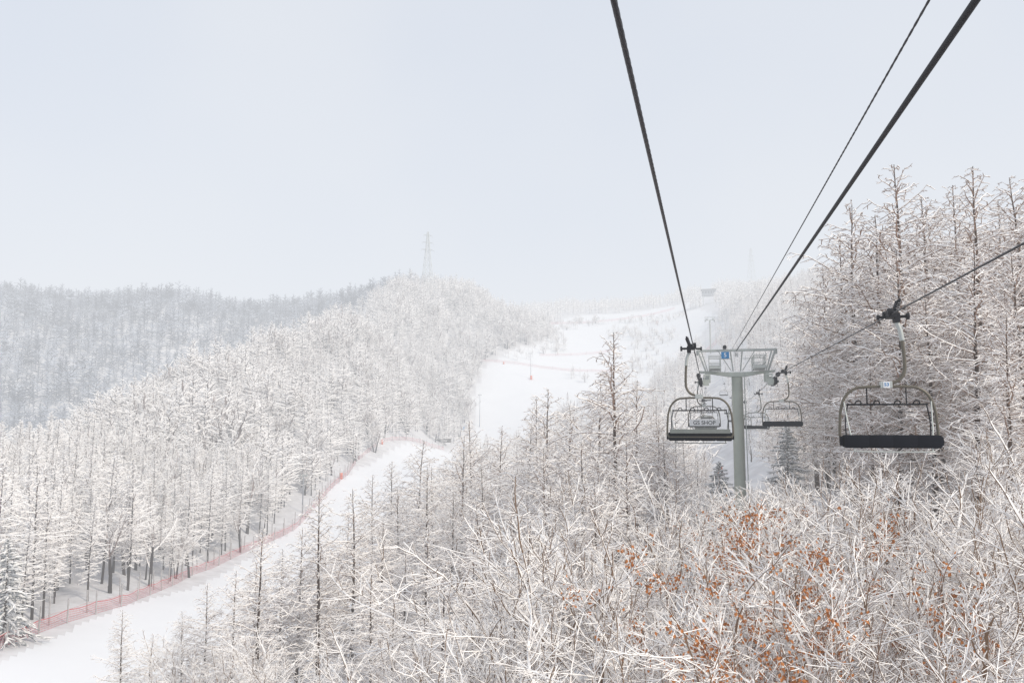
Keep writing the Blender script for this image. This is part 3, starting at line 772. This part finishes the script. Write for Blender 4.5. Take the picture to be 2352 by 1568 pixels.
net(px2([(1185,738,665),(1300,738,690),(1440,727,720),(1550,710,758)]), 1.8, 16, 'faint red line of net along the top edge of the distant run', post_h=2, w=.014)
net(px2([(1240,833,520),(1330,822,535),(1410,815,548)]), 1.4, 12, 'short faint net slanting over the distant white run', post_h=2)
net(px2([(1590,778,445),(1625,772,452),(1665,764,462)]), 2.4, 10, 'red net barrier left of the lift line far up the slope', post_h=2.6, w=.02)

# ---------------------------------------------------------------- small far things
def lattice(x, y, H, wb, label, r=.12):
    zg = gz(x, y); root = empty('power_pylon', (x, y, zg), .5); tag(root, label, 'pylon'); m = MB()
    lv = [0,.16,.31,.45,.57,.68,.78,.87,.94,1.0]
    W_ = lambda t: wb*(1-t)**1.15*.5+.5
    cs = ((-1,-1),(1,-1),(1,1),(-1,1))
    for a, b in zip(lv[:-1], lv[1:]):
        for i in range(4):
            c, d = cs[i], cs[(i+1) % 4]
            p = lambda q, t: (q[0]*W_(t), q[1]*W_(t), t*H-(1 if t == 0 else 0))
            m.tube([p(c,a),p(c,b)], r*1.4, 4); m.tube([p(c,a),p(d,b)], r*.8, 4); m.tube([p(d,a),p(c,b)], r*.8, 4); m.tube([p(c,b),p(d,b)], r*.8, 4)
    m.build('frame', M['steel'], root)
    for t, w in ((.70,5.2),(.82,4.4),(.94,3.4)):
        k = MB()
        for s in (-1,1):
            k.tube([(s*.5,0,t*H+1.0),(s*w,0,t*H)], r, 4); k.tube([(s*.5,-.5,t*H),(s*w,0,t*H)], r, 4); k.tube([(s*.5,.5,t*H),(s*w,0,t*H)], r, 4)
            k.tube([(s*w,0,t*H),(s*w,0,t*H-1.6)], r*.7, 4)
        k.build('crossarm', M['steel'], root)
    return root
def top_h(px, py, y):
    a, b = ray(px, py); return a*y, b*y-gz(a*y, y)
x, h = top_h(983, 533, 575); lattice(x, 575, h, 7, 'grey lattice power pylon on the hill crest left of centre', .12)
x, h = top_h(1724, 570, 840); lattice(x, 840, h, 8, 'very faint lattice pylon in the mist above the lift line', .09)
def flood(px, py, y, label, H=None, lamps=True):
    a, b = ray(px, py); x = a*y; zg = gz(x, y); h = H or max(b*y-zg, 5)
    root = empty('floodlight_pole', (x, y, zg)); tag(root, label, 'light pole')
    MB().tube([(0,0,-.5),(0,0,h)], [.16,.08], 8).build('pole', M['wall'], root, True)
    MB().box((0,0,h-.1),(1.8,.1,.12)).build('lamp_bar', M['steel'], root)
    for s in (-.7,0,.7): MB().box((s,-.12,h+.22),(.45,.25,.4),Matrix.Rotation(.4,3,'X')).build('lamp', M['steel'], root, False, .03)
flood(1219, 812, 470, 'thin dark light pole with orange base pad on the distant run')
flood(1102, 907, 405, 'dark light pole standing right of the blue sign at the wood edge')
flood(697, 1093, 190, 'snow-crusted floodlight pole at the foot of the left wood')
flood(1509, 735, 640, 'tiny light pole high on the distant run')
def pad(px, py, y, label, s=1.0):
    a, b = ray(px, py); x = a*y; root = empty('crash_pad', (x, y, gz(x, y))); tag(root, label, 'crash pad')
    m = MB(); m.tube([(0,0,-.1),(0,0,.1),(0,0,1.8*s),(0,0,1.9*s)],[.5*s,.55*s,.52*s,.3*s],12); m.build('padding', M['orange'], root, True)
    k = MB()
    for zz in (.5,1.3): k.tube([(.56*s*math.cos(t),.56*s*math.sin(t),zz*s) for t in np.linspace(0,6.28,17)[:-1]],.03,5,closed=True)
    k.build('strap', M['white'], root)
pad(1220, 874, 468, 'orange pad at the foot of the thin pole on the distant run', 1.3)
pad(783, 1100, 225, 'orange pad beside the red net at the wood edge', .9)
pad(1050, 832, 498, 'orange pad at the left end of the faint pink net', 1.2)
pad(877, 1042, 286, 'orange-red pad on the net at the bend of the run', .8)
pad(1157, 845, 495, 'small orange pad in the middle of the faint pink net', .8)
pad(1509, 775, 636, 'orange pad under the tiny pole high on the distant run', 1.2)
pad(1652, 1022, 130, 'orange pad below the lift line left of the tower column', .8)
def shed():
    x = ray(1015,1025)[0]*362; y = 362; root = empty('shelter', (x,y,gz(x,y)), .1); tag(root,'low dark timber shelter with snowy roof at the far end of the run bend','shelter')
    MB().box((0,0,2.15),(8.6,3.4,.28)).build('roof', M['timber'], root)
    MB().box((0,1.5,1.2),(8.2,.12,1.5)).build('wall', M['timber'], root)
    for a in (-4,-1.3,1.3,4): MB().box((a,-1.4,.9),(.18,.18,2.2)).build('post', M['timber'], root)
shed()
def sign(px, py, y, label):
    x = ray(px,py)[0]*y; root = empty('trail_sign', (x,y,gz(x,y))); tag(root,label,'sign')
    for s in (-.6,.6): MB().cyl((s,0,-.2),(s,0,2.6),.06,8).build('post', M['post'], root)
    MB().box((0,-.08,2.0),(1.7,.06,1.5)).build('panel', M['blue'], root, False, .01)
sign(1063, 978, 395, 'small blue sign at the edge of the left wood'); sign(1521, 874, 440, 'small blue sign on the right side of the distant run')
def building(px, py, y, w, d, hw, legs, label, name):
    x = ray(px,py)[0]*y; zg = gz(x,y); root = empty(name, (x,y,zg), ROT); tag(root,label,'building'); z0 = legs
    MB().box((0,0,z0+hw/2),(w,d,hw)).build('wall', M['wall'], root, False, .05)
    m = MB(); m.box((0,-.2,z0+hw+.25),(w*1.12,d*1.2,.5)); m.build('roof', M['timber'], root, False, .05)
    n = max(3, int(w/2.2))
    for i in range(n): MB().box((-w/2+w*(i+.5)/n,-d/2-.01,z0+hw*.55),(w/n*.7,.08,hw*.4)).build('window', M['glass'], root)
    if legs > .5:
        for sx in (-1,1):
            for sy in (-1,1): MB().box((sx*w*.4,sy*d*.4,z0/2-.5),(.7,.7,z0+1)).build('leg', M['steel'], root)
building(1628, 690, 695, 12, 8, 5, 7, 'hazy grey lift station raised on legs at the top of the lift line', 'lift_station')
building(1738, 668, 720, 14, 8, 4.5, .3, 'hazy low building with snowy roof right of the lift station', 'lodge')
building(1778, 662, 740, 6, 5, 3, .3, 'tiny hazy hut at the right of the low building on the skyline', 'hut')

# ---------------------------------------------------------------- mist, sky and light
fb = MB().box((0, 770, 50), (2400, 1680, 300))  # box of mist around the whole scene, camera inside it
m, nt, out = new_mat('thin_mist'); L = nt.links.new
ab = N(nt,'ShaderNodeVolumeAbsorption'); ab.inputs['Color'].default_value = (0,0,0,1); ab.inputs['Density'].default_value = SIG
em = N(nt,'ShaderNodeEmission'); em.inputs['Color'].default_value = (0.835,0.86,0.90,1); em.inputs['Strength'].default_value = SIG  # mist glows by itself, standing in for scattered daylight
ad_ = N(nt,'ShaderNodeAddShader'); L(ab.outputs[0], ad_.inputs[0]); L(em.outputs[0], ad_.inputs[1]); L(ad_.outputs[0], out.inputs['Volume'])
mist_o = fb.build('glowing_mist', m); tag(mist_o, 'pale glowing mist volume enclosing the whole scene', 'glowing_mist', kind='structure')

el, azm = math.radians(40), math.radians(128)      # veiled sun from the right, behind the camera
w = bpy.data.worlds.new('World'); scene.world = w; w.use_nodes = True
nt = w.node_tree; nt.nodes.clear(); o = nt.nodes.new('ShaderNodeOutputWorld'); bg = nt.nodes.new('ShaderNodeBackground'); sk = nt.nodes.new('ShaderNodeTexSky')
sk.sky_type = 'NISHITA'; sk.sun_disc = False; sk.sun_elevation = el; sk.sun_rotation = azm; sk.air_density = 1.0; sk.dust_density = 3.0
tc = nt.nodes.new('ShaderNodeTexCoord'); no = nt.nodes.new('ShaderNodeTexNoise'); no.inputs['Scale'].default_value = 2.2; no.inputs['Detail'].default_value = 3
nt.links.new(tc.outputs['Generated'], no.inputs['Vector'])
rp = nt.nodes.new('ShaderNodeMapRange'); rp.inputs[1].default_value = .3; rp.inputs[2].default_value = .7; nt.links.new(no.outputs[0], rp.inputs[0])
cl = nt.nodes.new('ShaderNodeMix'); cl.data_type = 'RGBA'; nt.links.new(rp.outputs[0], cl.inputs[0])
cl.inputs[6].default_value = (6.2, 6.95, 8.3, 1); cl.inputs[7].default_value = (7.8, 8.15, 8.75, 1)    # thin high cloud
mx = nt.nodes.new('ShaderNodeMix'); mx.data_type = 'RGBA'; mx.inputs[0].default_value = 0.74
nt.links.new(cl.outputs[2], mx.inputs[7])
nt.links.new(sk.outputs[0], mx.inputs[6]); nt.links.new(mx.outputs[2], bg.inputs[0])
bg.inputs[1].default_value = 0.115
nt.links.new(bg.outputs[0], o.inputs[0])
sl = bpy.data.lights.new('sun', 'SUN'); sl.energy = 3.5; sl.angle = math.radians(5); sl.color = (1.0,0.92,0.80)
so = bpy.data.objects.new('sun', sl); COL.objects.link(so)
sd = Vector((math.sin(azm)*math.cos(el), math.cos(azm)*math.cos(el), math.sin(el)))
so.rotation_euler = (-sd).to_track_quat('-Z','Y').to_euler()

cam = bpy.data.cameras.new('camera'); cam.lens = 28; cam.sensor_width = 36; cam.clip_start = .05; cam.clip_end = 5000
co = bpy.data.objects.new('camera', cam); COL.objects.link(co); co.rotation_euler = (math.pi/2+PITCH, 0, 0)
scene.camera = co
scene.view_settings.view_transform = 'Standard'; scene.view_settings.look = 'None'; scene.view_settings.exposure = 0
